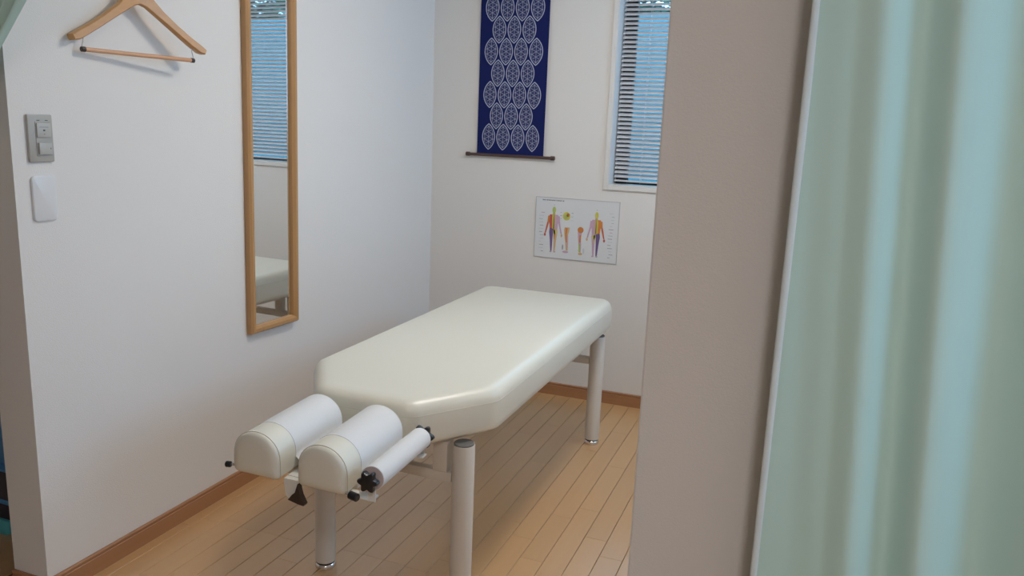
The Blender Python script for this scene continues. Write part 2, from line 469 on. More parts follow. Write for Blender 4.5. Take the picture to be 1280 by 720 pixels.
loft(b, [[(x, y, z) for x, y in inner] for z in (0.497, 0.512)])
obj('base_board', b, M['metal_paint'], tab, smooth=False)

def leg(x, y):
    l = obj('leg', lathe(B(), (x, y, 0), (x, y, 0.6), [(0.024, 0.030), (0.026, 0.0315), (0.490, 0.0315), (0.492, 0.0305)], 28), M['metal_paint'], tab)
    obj('leg_cap', lathe(B(), (x, y, 0), (x, y, 1), [(0.4915, 0.029), (0.495, 0.029), (0.497, 0.027)], 28), M['cap'], l)
    obj('foot_gap', lathe(B(), (x, y, 0), (x, y, 1), [(0.018, 0.0285), (0.0245, 0.0285)], 28), M['black'], l)
    obj('foot', lathe(B(), (x, y, 0), (x, y, 1), [(0.0, 0.0285), (0.003, 0.031), (0.012, 0.0325), (0.016, 0.031), (0.0185, 0.028)], 28), M['chrome'], l)
LEGS = {'fl': (0.602, 1.943), 'fr': (1.062, 1.943), 'bl': (0.585, 3.28), 'br': (1.089, 3.28)}
for k in LEGS: leg(*LEGS[k])
def bar(name, x0, x1, y0, y1, z0, z1, mat='metal_paint', bev=0.003):
    return obj(name, box(B(), x0, x1, y0, y1, z0, z1, bev), M[mat], tab)
bar('crossbar', 0.633, 1.031, 1.928, 1.958, 0.374, 0.404)
bar('crossbar', 0.616, 1.058, 3.265, 3.295, 0.364, 0.394)
for x in (0.660, 0.975): bar('upright', x, x + 0.045, 1.922, 1.964, 0.404, 0.497)
for x in (0.65, 0.97): bar('upright', x, x + 0.04, 3.262, 3.298, 0.394, 0.497)
bar('brace_post', 0.72, 0.76, 3.08, 3.11, 0.345, 0.497)
bar('brace_arm', 0.76, 0.948, 3.085, 3.105, 0.350, 0.368)
for y in (2.3, 2.9): bar('frame_rail', 0.58, 1.05, y, y + 0.03, 0.475, 0.497)

# head cushions: D-shaped pads running along the table's length
SH = -0.060                                            # the head unit sits turned a little
def shx(x, y): return x + SH * (y - 1.46)
CZ0, CZS, CZ1, CW = 0.533, 0.578, 0.641, 0.0655
def d_ring(cx, y, ins=0.0, n=18):
    pts = []
    zb, w = CZ0 + ins, CW - ins
    rb = 0.012
    for k in range(5):
        a = -PI / 2 - (PI / 2) * k / 4
        pts.append((-(w - rb) + math.cos(a) * rb, zb + rb + math.sin(a) * rb))
    for k in range(n + 1):
        a = PI - PI * k / n
        pts.append((math.cos(a) * w * 1.0, CZS + math.sin(a) ** 0.92 * (CZ1 - CZS - ins) if 0 < k < n else CZS))
    for k in range(5):
        a = 0 - (PI / 2) * k / 4
        pts.append(((w - rb) + math.cos(a) * rb, zb + rb + math.sin(a) * rb))
    return [Vector((shx(cx + x, y), y, z)) for x, z in pts]
def cushion(cx):
    rings = [d_ring(cx, y, i) for y, i in ((1.4505, 0.024), (1.4512, 0.016), (1.4535, 0.008), (1.457, 0.003), (1.462, 0.0005), (1.468, 0.0), (1.60, 0.0), (1.74, 0.0), (1.752, 0.003), (1.757, 0.010))]
    c = obj('head_cushion', loft(B(), rings), M['vinyl'], tab, angle=60)
    pts = d_ring(cx, 1.464, -0.0004)
    obj('cushion_seam', tube(B(), pts + pts[:1], 0.0010, 6), M['vinyl_seam'], c)
    for dx, y in ((0.03, 1.49), (-0.03, 1.70)):
        obj('screw_foot', rod(B(), (shx(cx + dx, y), y, 0.517), (shx(cx + dx, y), y, 0.534), 0.006, 10), M['white_metal'], c)
CL, CR = 0.738, 0.921
cushion(CL); cushion(CR)
# support plate under the cushions, running back under the mattress
def slab(name, x0, x1, y0, y1, z0, z1, mat):
    bm = B(); box(bm, x0, x1, y0, y1, z0, z1, 0.002)
    for v in bm.verts: v.co.x = shx(v.co.x, v.co.y)
    return obj(name, bm, M[mat], tab)
slab('head_support', 0.70, 0.96, 1.56, 1.92, 0.500, 0.515, 'white_metal')
# middle bracket with a rounded lower edge and a dark lever
b = B()
out = [(0.797, 0.528), (0.797, 0.520)] + [(0.819 - 0.020 * math.cos(a), 0.493 - 0.016 * math.sin(a)) for a in [PI * k / 8 for k in range(1, 8)]] + [(0.843, 0.514), (0.850, 0.528)]
loft(b, [[Vector((x, y, z)) for x, z in out] for y in (1.485, 1.500)])
box(b, 0.797, 0.852, 1.500, 1.60, 0.522, 0.530)
obj('centre_bracket', b, M['white_metal'], tab, angle=25)
b = B()
loft(b, [[Vector((x, y, z)) for x, z in ((0.846, 0.528), (0.838, 0.505), (0.830, 0.498), (0.818, 0.483), (0.846, 0.477), (0.862, 0.4755), (0.864, 0.480), (0.853, 0.500))] for y in (1.470, 1.484)])
obj('lever', b, M['brown_plastic'], tab, smooth=False)
def star_knob(p, d, r, depth, name='knob', lobes=6, hub=0.0):
    p = Vector(p); d = Vector(d).normalized(); u, v = frame_of(d); n = lobes * 8
    def ring(tt, s): return [p + d * tt + (u * math.cos(2 * PI * i / n) + v * math.sin(2 * PI * i / n)) * r * s * (0.87 + 0.16 * math.cos(lobes * 2 * PI * i / n)) for i in range(n)]
    return obj(name, loft(B(), [ring(0, 0.80), ring(depth * 0.15, 0.97), ring(depth * 0.7, 1.0), ring(depth * 0.92, 0.92), ring(depth, 0.75)]), M['black'], tab, angle=40)
# roll holder on the right-hand side
RF, RB = Vector((1.046, 1.470, 0.5825)), Vector((1.022, 1.757, 0.571))
ra = (RB - RF).normalized()
obj('roll_rod', rod(B(), RF - ra * 0.012, RB + ra * 0.014, 0.005, 12), M['chrome'], tab)
star_knob(RF - ra * 0.008, -ra, 0.0255, 0.018)
star_knob(RB + ra * 0.004, ra, 0.0310, 0.017)
slab('roll_bracket', 0.96, 1.050, 1.468, 1.500, 0.528, 0.532, 'white_metal')
slab('roll_bracket', 0.95, 1.055, 1.735, 1.762, 0.524, 0.529, 'white_metal')
for y, zc, nm in ((1.4705, 0.5825, 'roll_ear'), (1.7565, 0.571, 'roll_ear')):
    xc = RF.x + (RB.x - RF.x) * (y - RF.y) / (RB.y - RF.y)
    zb = 0.528 if y < 1.6 else 0.524
    b = B()
    o2 = [(xc - 0.010, zb), (xc + 0.010, zb)] + [(xc + 0.010 * math.cos(a), zc + 0.010 * math.sin(a)) for a in [PI * k / 8 for k in range(9)]]
    loft(b, [[Vector((x, yy, z)) for x, z in o2] for yy in (y - 0.0012, y + 0.0012)])
    obj(nm, b, M['white_metal'], tab, smooth=False)
# clamp knobs at the outer lower corners of the two cushions
obj('clamp_bolt', rod(B(), (0.99, 1.452, 0.545), (1.006, 1.447, 0.547), 0.004, 10), M['chrome'], tab)
obj('clamp_knob', rod(B(), (1.002, 1.448, 0.545), (1.026, 1.444, 0.543), 0.0095, 14, 0.002), M['black'], tab)
obj('clamp_bolt', rod(B(), (0.685, 1.462, 0.549), (0.664, 1.457, 0.549), 0.004, 10), M['chrome'], tab)
obj('clamp_knob', rod(B(), (0.668, 1.456, 0.549), (0.654, 1.452, 0.549), 0.0075, 12, 0.002), M['black'], tab)

# paper: the roll and the strip drawn from it over both cushions
pap = thing('paper_roll', (1.034, 1.61, 0.577), 'white paper roll with its strip drawn over both head cushions', 'paper roll')
RR = 0.0285
a0, a1 = RF + ra * 0.004, RB - ra * 0.004
L = (a1 - a0).length
obj('roll', lathe(B(), a0, a1, [(0, RR - 0.0012), (0.001, RR), (L - 0.001, RR), (L, RR - 0.0012)], 36, caps=False), M['paper'], pap)
for p, q in ((a0, a0 + ra * 0.002), (a1, a1 - ra * 0.002)):
    obj('roll_end', lathe(B(), p, q, [(0, RR - 0.0011), (0.001, RR - 0.0008)], 36), M['paper_end'], pap, smooth=False)
def sheet_profile(y):
    zc = a0.z + (a1.z - a0.z) * (y - a0.y) / (a1.y - a0.y)
    xc = a0.x + (a1.x - a0.x) * (y - a0.y) / (a1.y - a0.y)
    pts = []
    off = 0.0008
    for k in range(7):                        # leaves the underside of the roll
        a = -PI * 0.42 - PI * 0.5 * k / 6
        pts.append((xc + math.cos(a) * (RR + 0.0009), zc + math.sin(a) * (RR + 0.0009)))
    def over(cx, right_z, left_z):
        out = [(cx + CW + off, right_z)]
        for k in range(21):
            a = PI * k / 20
            out.append((cx + math.cos(a) * (CW + off), CZS + math.sin(a) ** 0.92 * (CZ1 - CZS + off)))
        out.append((cx - CW - off, left_z))
        return [(shx(x, y), z) for x, z in out]
    pts += over(CR, 0.562, 0.566)
    mid = (CL + CR) / 2
    pts += [(shx(mid + 0.016, y), 0.5585), (shx(mid, y), 0.5565), (shx(mid - 0.016, y), 0.5585)]
    pts += over(CL, 0.566, 0.548)
    return pts
ys = [1.530, 1.531, 1.58, 1.64, 1.70, 1.752, 1.753]
b = B()
loft(b, [[Vector((x, y, z)) for x, z in sheet_profile(y)] for y in ys], closed=False, cap0=False, cap1=False)
thicken(b, 0.0006)
obj('strip', b, M['paper'], pap, angle=60)

# ------------------------------------------------------------------ wall mirror
mir = thing('wall_mirror', (0.0, 2.475, 0.5757), 'tall narrow mirror in a light wood frame on the left wall', 'mirror',
            rot=(math.radians(-0.65), 0, math.radians(-1.8)))
# local: x out of the wall, y along the wall, z up
MW, MH, FW, FD = 0.274, 1.24, 0.026, 0.024
def mpart(name, bm, mat, sm=True): return obj(name, bm, M[mat], mir, smooth=sm, local=True)
gx = 0.010
def mitred(pts):
    """frame piece: four plan corners (y, z), shallow rounded face"""
    bm = B()
    (o0, o1, i1, i0) = pts
    rings = []
    for x, f in ((gx - 0.004, 0.0), (gx + FD * 0.7, 0.0), (gx + FD, 0.25), (gx + FD, 0.7), (gx + FD * 0.55, 1.0), (gx - 0.004, 1.0)):
        rings.append([(x, o0[0] + (i0[0] - o0[0]) * f, o0[1] + (i0[1] - o0[1]) * f), (x, o1[0] + (i1[0] - o1[0]) * f, o1[1] + (i1[1] - o1[1]) * f)])
    va = [bm.verts.new(r[0]) for r in rings]; vb = [bm.verts.new(r[1]) for r in rings]
    n = len(rings)
    for k in range(n): bm.faces.new((va[k], va[(k + 1) % n], vb[(k + 1) % n], vb[k]))
    bm.faces.new(va); bm.faces.new(vb[::-1])
    return bm
w2 = MW / 2
o = [(-w2, 0), (w2, 0), (w2, MH), (-w2, MH)]
i_ = [(-w2 + FW, FW), (w2 - FW, FW), (w2 - FW, MH - FW), (-w2 + FW, MH - FW)]
for k, nm in enumerate(('rail', 'stile', 'rail', 'stile')):
    j = (k + 1) % 4
    mpart(nm, mitred((o[k], o[j], i_[j], i_[k])), 'mirror_wood')
mpart('mirror_glass', box(B(), gx, gx + 0.004, -w2 + FW - 0.003, w2 - FW + 0.003, FW - 0.003, MH - FW + 0.003), 'mirror', False)
mpart('backing', box(B(), gx - 0.006, gx, -w2 + 0.01, w2 - 0.01, 0.01, MH - 0.01), 'brown_plastic', False)

# ------------------------------------------------------------------ coat hanger on the left wall
han = thing('coat_hanger', (0.045, 1.862, 1.667), 'wooden coat hanger with trouser bar hanging high on the left wall', 'hanger',
            rot=(0, 0, math.radians(90 - 8.0)))
# local: x along the shoulders, y towards the wall, z up
up_ = [(0.0, 0.064), (0.024, 0.056), (0.045, 0.018), (0.075, -0.010), (0.12, -0.043), (0.165, -0.072), (0.200, -0.092), (0.216, -0.103)]
lo_ = [(0.0, 0.0), (0.020, -0.006), (0.055, -0.028), (0.085, -0.047), (0.125, -0.073), (0.165, -0.098), (0.196, -0.116), (0.212, -0.119)]
b = B()
rings = []
for sgn in (-1, 1):
    idx = range(len(up_) - 1, -1, -1) if sgn < 0 else range(1, len(up_))
    for k in idx:
        xu, zu = up_[k]; xl, zl = lo_[k]
        s = k / (len(up_) - 1)
        th = 0.008 + 0.007 * s
        bow = -0.010 + 0.020 * s * s if True else 0     # the shoulders curve forward
        xm = (xu + xl) / 2; e = 0.0035
        ring = []
        for (fx, fz, yy) in ((xl, zl + e, -th), (xl, zl, -th + e), (xl, zl, th - e), (xl, zl + e, th), (xu, zu - e, th), (xu, zu, th - e), (xu, zu, -th + e), (xu, zu - e, -th)):
            ring.append(Vector((sgn * fx, yy - 0.006 * s, fz)))
        rings.append(ring)
loft(b, rings)
obj('shoulders', b, M['hanger_wood'], han, local=True, angle=45)
obj('trouser_bar', rod(B(), (-0.178, 0, -0.139), (0.180, 0, -0.139), 0.0062, 14), M['dowel'], han, local=True)
for sg in (-1, 1):
    x = sg * 0.180
    obj('bar_cap', rod(B(), (x - sg * 0.008, 0, -0.139), (x + sg * 0.004, 0, -0.139), 0.0072, 14), M['brown_plastic'], han, local=True)
    obj('bar_wire', tube(B(), [(x, 0, -0.139), (x + sg * 0.001, 0, -0.128), (x - sg * 0.003, 0, -0.115), (x - sg * 0.004, 0, -0.098)], 0.0013, 6), M['chrome'], han, local=True)
hk = [(0, 0, 0.055), (0, 0, 0.085)] + [(0.022 * math.sin(a) , 0, 0.107 - 0.022 * math.cos(a)) for a in [math.radians(d) for d in range(10, 251, 20)]]
obj('hook', tube(B(), hk, 0.0018, 8), M['chrome'], han, local=True)
pg = thing('wall_peg', (0.0, 1.862, 1.789), 'small metal wall peg above the wooden hanger', 'peg')
obj('peg_plate', rod(B(), (0.0, 1.862, 1.789), (0.004, 1.862, 1.789), 0.014, 18), M['chrome'], pg)
obj('peg_arm', rod(B(), (0.004, 1.862, 1.789), (0.062, 1.862, 1.793), 0.0055, 12), M['chrome'], pg)

# ------------------------------------------------------------------ switch plate and blank cover on the left wall
sw = thing('light_switch', (0.0, 1.548, 1.29), 'grey wall switch plate with two rocker switches by the partition edge', 'switch')
y0, y1, z0, z1 = 1.512, 1.584, 1.230, 1.352
obj('plate', box(B(), 0.0, 0.009, y0, y1, z0, z1, 0.003), M['plate_grey'], sw)
obj('insert', box(B(), 0.009, 0.0105, y0 + 0.020, y1 - 0.008, z0 + 0.016, z1 - 0.018, 0.0006), M['plate_grey'], sw, smooth=False)
k1 = obj('rocker', box(B(), 0.0105, 0.014, y0 + 0.022, y1 - 0.010, z0 + 0.064, z1 - 0.022, 0.001), M['switch_grey'], sw)
k2 = obj('rocker', box(B(), 0.0105, 0.016, y0 + 0.024, y1 - 0.011, z0 + 0.020, z0 + 0.050, 0.001), M['switch_grey'], sw)
for yy, ww in ((y0 + 0.026, 0.008), (y1 - 0.022, 0.008)):
    obj('slot', box(B(), 0.009, 0.0098, yy, yy + ww, z1 - 0.0155, z1 - 0.0140), M['mark_dark'], sw, smooth=False)
yc = (y0 + y1) / 2 + 0.006
obj('mark', box(B(), 0.014, 0.0142, yc - 0.003, yc + 0.003, z0 + 0.080, z0 + 0.0835), M['mark_dark'], k1, smooth=False)
obj('mark', box(B(), 0.014, 0.0142, yc - 0.013, yc + 0.013, z0 + 0.0895, z0 + 0.0903), M['mark_dark'], k1, smooth=False)
obj('mark', box(B(), 0.014, 0.0142, yc - 0.002, yc + 0.002, z0 + 0.0715, z0 + 0.0728), M['mark_dark'], k1, smooth=False)
obj('mark', box(B(), 0.016, 0.0162, y1 - 0.0165, y1 - 0.0148, z0 + 0.033, z0 + 0.037), M['mark_dark'], k2, smooth=False)
cv = thing('blank_cover', (0.0, 1.548, 1.134), 'blank white rounded cover plate below the grey switch', 'cover plate')
ol = rounded_poly([(1.513, 1.074), (1.584, 1.074), (1.584, 1.195), (1.513, 1.195)], 0.011, 6)
b = B(); loft(b, [[(x, p.x - n.x * i, p.y - n.y * i) for p, n in ol] for x, i in ((0, 0.0005), (0.004, 0.0), (0.0065, 0.0015), (0.008, 0.005))])
obj('cover', b, M['plate_white'], cv)

# ------------------------------------------------------------------ hanging scroll with the resist-dyed leaf pattern
def scroll_material():
    m = bpy.data.materials.new('indigo_cloth'); m.use_nodes = True
    nt = m.node_tree; b = nt.nodes['Principled BSDF']; b.inputs['Roughness'].default_value = 0.85; b.inputs['Specular IOR Level'].default_value = 0.15
    tc = nt.nodes.new('ShaderNodeTexCoord'); sp = nt.nodes.new('ShaderNodeSeparateXYZ'); nt.links.new(tc.outputs['Object'], sp.inputs[0])
    def mth(op, a, b_=None, c=None):
        n = nt.nodes.new('ShaderNodeMath'); n.operation = op
        for i, v in enumerate((a, b_, c)):
            if v is None: continue
            if isinstance(v, (int, float)): n.inputs[i].default_value = v
            else: nt.links.new(v, n.inputs[i])
        return n.outputs[0]
    X, Z = sp.outputs['X'], sp.outputs['Z']
    CS, RS = 0.0785, 0.1035                     # leaf spacing across, row spacing
    HA, HB = 0.066, 0.0355
    R = (HA * HA + HB * HB) / (2 * HB); D = R - HB
    def lattice(x_off, z_off, xmax):
        cx = mth('ROUND', mth('DIVIDE', mth('SUBTRACT', X, x_off), CS))
        lx = mth('SUBTRACT', mth('SUBTRACT', X, x_off), mth('MULTIPLY', cx, CS))
        cz = mth('ROUND', mth('DIVIDE', mth('SUBTRACT', Z, z_off), 2 * RS))
        lz = mth('SUBTRACT', mth('SUBTRACT', Z, z_off), mth('MULTIPLY', cz, 2 * RS))
        ax = mth('ADD', mth('ABSOLUTE', lx), D)
        sd = mth('SUBTRACT', mth('SQRT', mth('ADD', mth('MULTIPLY', ax, ax), mth('MULTIPLY', lz, lz))), R)
        keep = mth('MULTIPLY', mth('LESS_THAN', mth('ABSOLUTE', X), xmax), mth('GREATER_THAN', mth('SUBTRACT', Z, mth('MULTIPLY', cz, 0.0)), z_off - HA))
        outline = mth('MULTIPLY', keep, mth('LESS_THAN', mth('ABSOLUTE', mth('ADD', sd, 0.0022)), 0.0021))
        inside = mth('LESS_THAN', sd, -0.0075)
        # overlapping-circle flowers: petals radiating from a triangular lattice of centres
        S = 0.0245
        def flowers(ox, oz):
            px, pz = S * 1.732, S
            ux, uz = mth('ADD', lx, ox), mth('ADD', lz, oz)
            qx = mth('SUBTRACT', ux, mth('MULTIPLY', mth('ROUND', mth('DIVIDE', ux, px)), px))
            qz = mth('SUBTRACT', uz, mth('MULTIPLY', mth('ROUND', mth('DIVIDE', uz, pz)), pz))
            r = mth('SQRT', mth('ADD', mth('MULTIPLY', qx, qx), mth('MULTIPLY', qz, qz)))
            th = mth('ARCTAN2', qx, qz)
            c6 = mth('ABSOLUTE', mth('COSINE', mth('MULTIPLY', th, 3.0)))
            near = mth('LESS_THAN', r, S * 0.5)
            petal = mth('MULTIPLY', mth('MULTIPLY', near, mth('GREATER_THAN', c6, mth('MULTIPLY_ADD', r, 22.0, 0.66))), 0.75)
            core = mth('LESS_THAN', r, 0.0036)
            return mth('MAXIMUM', petal, core)
        pat = mth('MAXIMUM', flowers(0, 0), flowers(S * 0.866, S / 2))
        inner = mth('MULTIPLY', mth('MULTIPLY', keep, inside), mth('MULTIPLY_ADD', pat, 0.62, 0.06))
        return mth('MAXIMUM', outline, inner)
    va = lattice(CS / 2, 0.088, CS * 2)
    vb = lattice(0.0, 0.088 + RS, CS * 1.5)
    v = mth('MAXIMUM', va, vb)
    mx = nt.nodes.new('ShaderNodeMix'); mx.data_type = 'RGBA'
    mx.inputs[6].default_value = (0.010, 0.016, 0.095, 1); mx.inputs[7].default_value = (0.50, 0.53, 0.66, 1)
    nt.links.new(mth('MULTIPLY', v, 0.85), mx.inputs[0]); nt.links.new(mx.outputs[2], b.inputs['Base Color'])
    return m
SX, SZ = 0.4395, 1.2175
scr = thing('hanging_scroll', (SX, YB - 0.014, SZ), 'indigo hanging scroll with pale leaf pattern on the back wall', 'wall scroll')
b = B()
nx, nz = 12, 40; sh_ = 0.90; hw = 0.179
rows = []
for j in range(nz + 1):
    z = SZ + sh_ * j / nz
    rows.append([Vector((SX + hw * (-1 + 2 * i / nx), YB - 0.012 + 0.0012 * math.sin(i * 0.9 + j * 0.12), z)) for i in range(nx + 1)])
loft(b, rows, closed=False, cap0=False, cap1=False)
thicken(b, 0.001)
obj('cloth', b, scroll_material(), scr)
r1 = obj('bottom_rod', rod(B(), (SX - 0.237, YB - 0.013, SZ - 0.003), (SX + 0.237, YB - 0.013, SZ - 0.003), 0.0075, 14), M['rod'], scr)
for sg in (-1, 1):
    x = SX + sg * 0.237
    obj('rod_knob', rod(B(), (x - sg * 0.020, YB - 0.0135, SZ - 0.003), (x + sg * 0.002, YB - 0.0135, SZ - 0.003), 0.0105, 14, 0.002), M['rod'], r1)
r2 = obj('top_rod', rod(B(), (SX - 0.20, YB - 0.013, SZ + sh_), (SX + 0.20, YB - 0.013, SZ + sh_), 0.0075, 14), M['rod'], scr)
obj('cord', tube(B(), [(SX - 0.15, YB - 0.013, SZ + sh_ + 0.008), (SX, YB - 0.006, SZ + sh_ + 0.09), (SX + 0.15, YB - 0.013, SZ + sh_ + 0.008)], 0.0015, 6), M['rod'], scr)

# ------------------------------------------------------------------ anatomical chart poster (flat print)
PX0, PZ0, PWD, PHT = 0.588, 0.716, 0.432, 0.306
pos = thing('anatomy_poster', (PX0 + PWD / 2, YB - 0.002, PZ0), 'white chart poster with two coloured body figures below the window', 'poster')
obj('sheet', box(B(), PX0, PX0 + PWD, YB - 0.0025, YB - 0.0005, PZ0, PZ0 + PHT), M['poster'], pos, smooth=False)
for nm, (x0, x1, z0, z1) in {'edge_a': (0, PWD, 0, 0.003), 'edge_b': (0, PWD, PHT - 0.0022, PHT), 'edge_c': (0, 0.0025, 0.003, PHT - 0.0022), 'edge_d': (PWD - 0.003, PWD, 0.003, PHT - 0.0022)}.items():
    obj('edging', box(B(), PX0 + x0, PX0 + x1, YB - 0.004, YB - 0.0024, PZ0 + z0, PZ0 + z1), M['film'], pos, smooth=False)
INK = {'yellow': (0.62, 0.55, 0.10), 'green': (0.45, 0.52, 0.14), 'orange': (0.62, 0.22, 0.05), 'red': (0.52, 0.10, 0.08), 'pink': (0.55, 0.36, 0.46),
       'purple': (0.16, 0.10, 0.24), 'skin': (0.62, 0.42, 0.22), 'grey': (0.36, 0.36, 0.38), 'dark': (0.16, 0.16, 0.17), 'pale': (0.55, 0.58, 0.60), 'teal': (0.40, 0.52, 0.52)}
ink_names = list(INK); ink_mats = [material('ink_' + k, INK[k], 0.4) for k in ink_names]
pb = B()
def ink(pts, c, lift=0):
    y = YB - 0.0027 - 0.0001 * lift
    f = pb.faces.new([pb.verts.new((PX0 + u * PWD, y, PZ0 + v * PHT)) for u, v in pts]); f.material_index = ink_names.index(c)
def ink_ell(u, v, ru, rv, c, lift=0): ink([(u + ru * math.cos(2 * PI * k / 14), v + rv * math.sin(2 * PI * k / 14)) for k in range(14)], c, lift)
def limb(path, c, lift=0):
    """path of (u, v, half width)"""
    l = []; r = []
    for k, (u, v, w) in enumerate(path):
        l.append((u - w, v)); r.append((u + w, v))
    for k in range(len(path) - 1): ink([l[k], r[k], r[k + 1], l[k + 1]], c, lift)
def figure(cx, top, bot, mirror, back):
    h = top - bot; s = -1 if mirror else 1
    P = lambda u, v: (cx + s * u, bot + h * v)
    def lb(path, c, lift=0): limb([(cx + s * u, bot + h * v, w) for u, v, w in path], c, lift)
    ink_ell(cx, bot + h * 0.93, 0.022, h * 0.072, 'yellow' if back else 'green', 1)
    lb([(0, 0.88, 0.014), (0, 0.83, 0.016)], 'skin' if back else 'green')
    lb([(-0.028, 0.83, 0.020), (-0.040, 0.76, 0.028), (-0.030, 0.62, 0.020), (-0.024, 0.52, 0.022)], 'red' if not back else 'orange')
    lb([(-0.008, 0.83, 0.012), (-0.008, 0.70, 0.012), (-0.006, 0.52, 0.012)], 'yellow', 1)
    lb([(0.008, 0.83, 0.010), (0.008, 0.70, 0.010), (0.006, 0.52, 0.010)], 'skin', 1)
    lb([(0.028, 0.83, 0.020), (0.040, 0.76, 0.028), (0.032, 0.62, 0.020), (0.026, 0.52, 0.022)], 'pink')
    lb([(-0.058, 0.80, 0.013), (-0.066, 0.66, 0.011), (-0.080, 0.54, 0.009), (-0.097, 0.42, 0.008)], 'orange', 1)
    lb([(-0.072, 0.66, 0.007), (-0.086, 0.54, 0.006), (-0.099, 0.42, 0.006)], 'red', 2)
    ink_ell(cx - s * 0.101, bot + h * 0.385, 0.012, h * 0.035, 'red', 2)
    lb([(0.058, 0.80, 0.013), (0.066, 0.66, 0.011), (0.082, 0.54, 0.009), (0.098, 0.42, 0.008)], 'pink', 1)
    ink_ell(cx + s * 0.102, bot + h * 0.385, 0.011, h * 0.034, 'skin', 2)
    lb([(-0.022, 0.53, 0.024), (-0.026, 0.45, 0.024), (-0.022, 0.28, 0.016), (-0.020, 0.14, 0.012), (-0.018, 0.03, 0.008)], 'purple')
    lb([(0.022, 0.53, 0.024), (0.026, 0.45, 0.024), (0.024, 0.28, 0.016), (0.022, 0.14, 0.012), (0.020, 0.03, 0.008)], 'skin' if not back else 'pink')
    lb([(0.012, 0.50, 0.010), (0.016, 0.40, 0.008), (0.014, 0.30, 0.005)], 'orange' if not back else 'yellow', 1)
    ink_ell(cx + s * 0.020, bot + h * 0.45, 0.020, h * 0.05, 'yellow', 1)
    ink_ell(cx - s * 0.022, bot + h * 0.02, 0.014, h * 0.018, 'grey', 1); ink_ell(cx + s * 0.024, bot + h * 0.02, 0.014, h * 0.018, 'pink', 1)
figure(0.228, 0.850, 0.095, False, False)
figure(0.738, 0.815, 0.080, True, True)
ink_ell(0.380, 0.710, 0.046, 0.070, 'yellow', 0); ink_ell(0.372, 0.700, 0.026, 0.044, 'green', 1); ink_ell(0.398, 0.730, 0.018, 0.03, 'orange', 1)
limb([(0.395, 0.53, 0.030), (0.390, 0.48, 0.032), (0.388, 0.40, 0.022), (0.396, 0.28, 0.016), (0.402, 0.15, 0.012)], 'skin')
limb([(0.388, 0.52, 0.014), (0.384, 0.42, 0.010), (0.394, 0.28, 0.006)], 'orange', 1); limb([(0.405, 0.40, 0.007), (0.410, 0.20, 0.006)], 'pink', 1)
ink_ell(0.385, 0.125, 0.036, 0.020, 'pink', 1); ink_ell(0.350, 0.20, 0.010, 0.045, 'grey', 0)
ink_ell(0.556, 0.505, 0.036, 0.050, 'orange', 1); limb([(0.550, 0.48, 0.026), (0.548, 0.38, 0.018), (0.556, 0.26, 0.016), (0.560, 0.14, 0.012)], 'pink')
limb([(0.556, 0.42, 0.010), (0.556, 0.30, 0.008)], 'orange', 1); limb([(0.552, 0.28, 0.009), (0.552, 0.14, 0.009)], 'green', 1)
ink_ell(0.566, 0.115, 0.026, 0.022, 'skin', 1); ink_ell(0.603, 0.165, 0.012, 0.050, 'pale', 0)
limb([(0.212 + 0.016, 0.885, 0.008), (0.228, 0.878, 0.008)], 'grey'); limb([(0.738, 0.850, 0.009), (0.738, 0.842, 0.009)], 'grey')
pr = random.Random(11)
for k in range(15):                                   # heading: a row of small dark characters
    u = 0.082 + 0.0176 * k
    ink([(u, 0.944), (u + 0.013, 0.944), (u + 0.013, 0.962), (u, 0.962)], 'dark' if pr.random() < 0.75 else 'grey')
for u0, u1, v0, v1, n in ((0.045, 0.115, 0.10, 0.74, 13), (0.880, 0.945, 0.09, 0.80, 15), (0.30, 0.335, 0.66, 0.76, 3), (0.435, 0.465, 0.64, 0.76, 3)):
    for k in range(n):                                # small captions beside the figures
        v = v0 + (v1 - v0) * k / (n - 1); wdt = (u1 - u0) * pr.uniform(0.4, 0.95); off = (u1 - u0 - wdt) * pr.random()
        ink([(u0 + off, v), (u0 + off + wdt, v), (u0 + off + wdt, v + 0.011), (u0 + off, v + 0.011)], pr.choice(('grey', 'pale', 'pale', 'grey', 'teal', 'pink')))
pr_ = obj('print', pb, ink_mats, pos, smooth=False); pr_['kind'] = 'stuff'

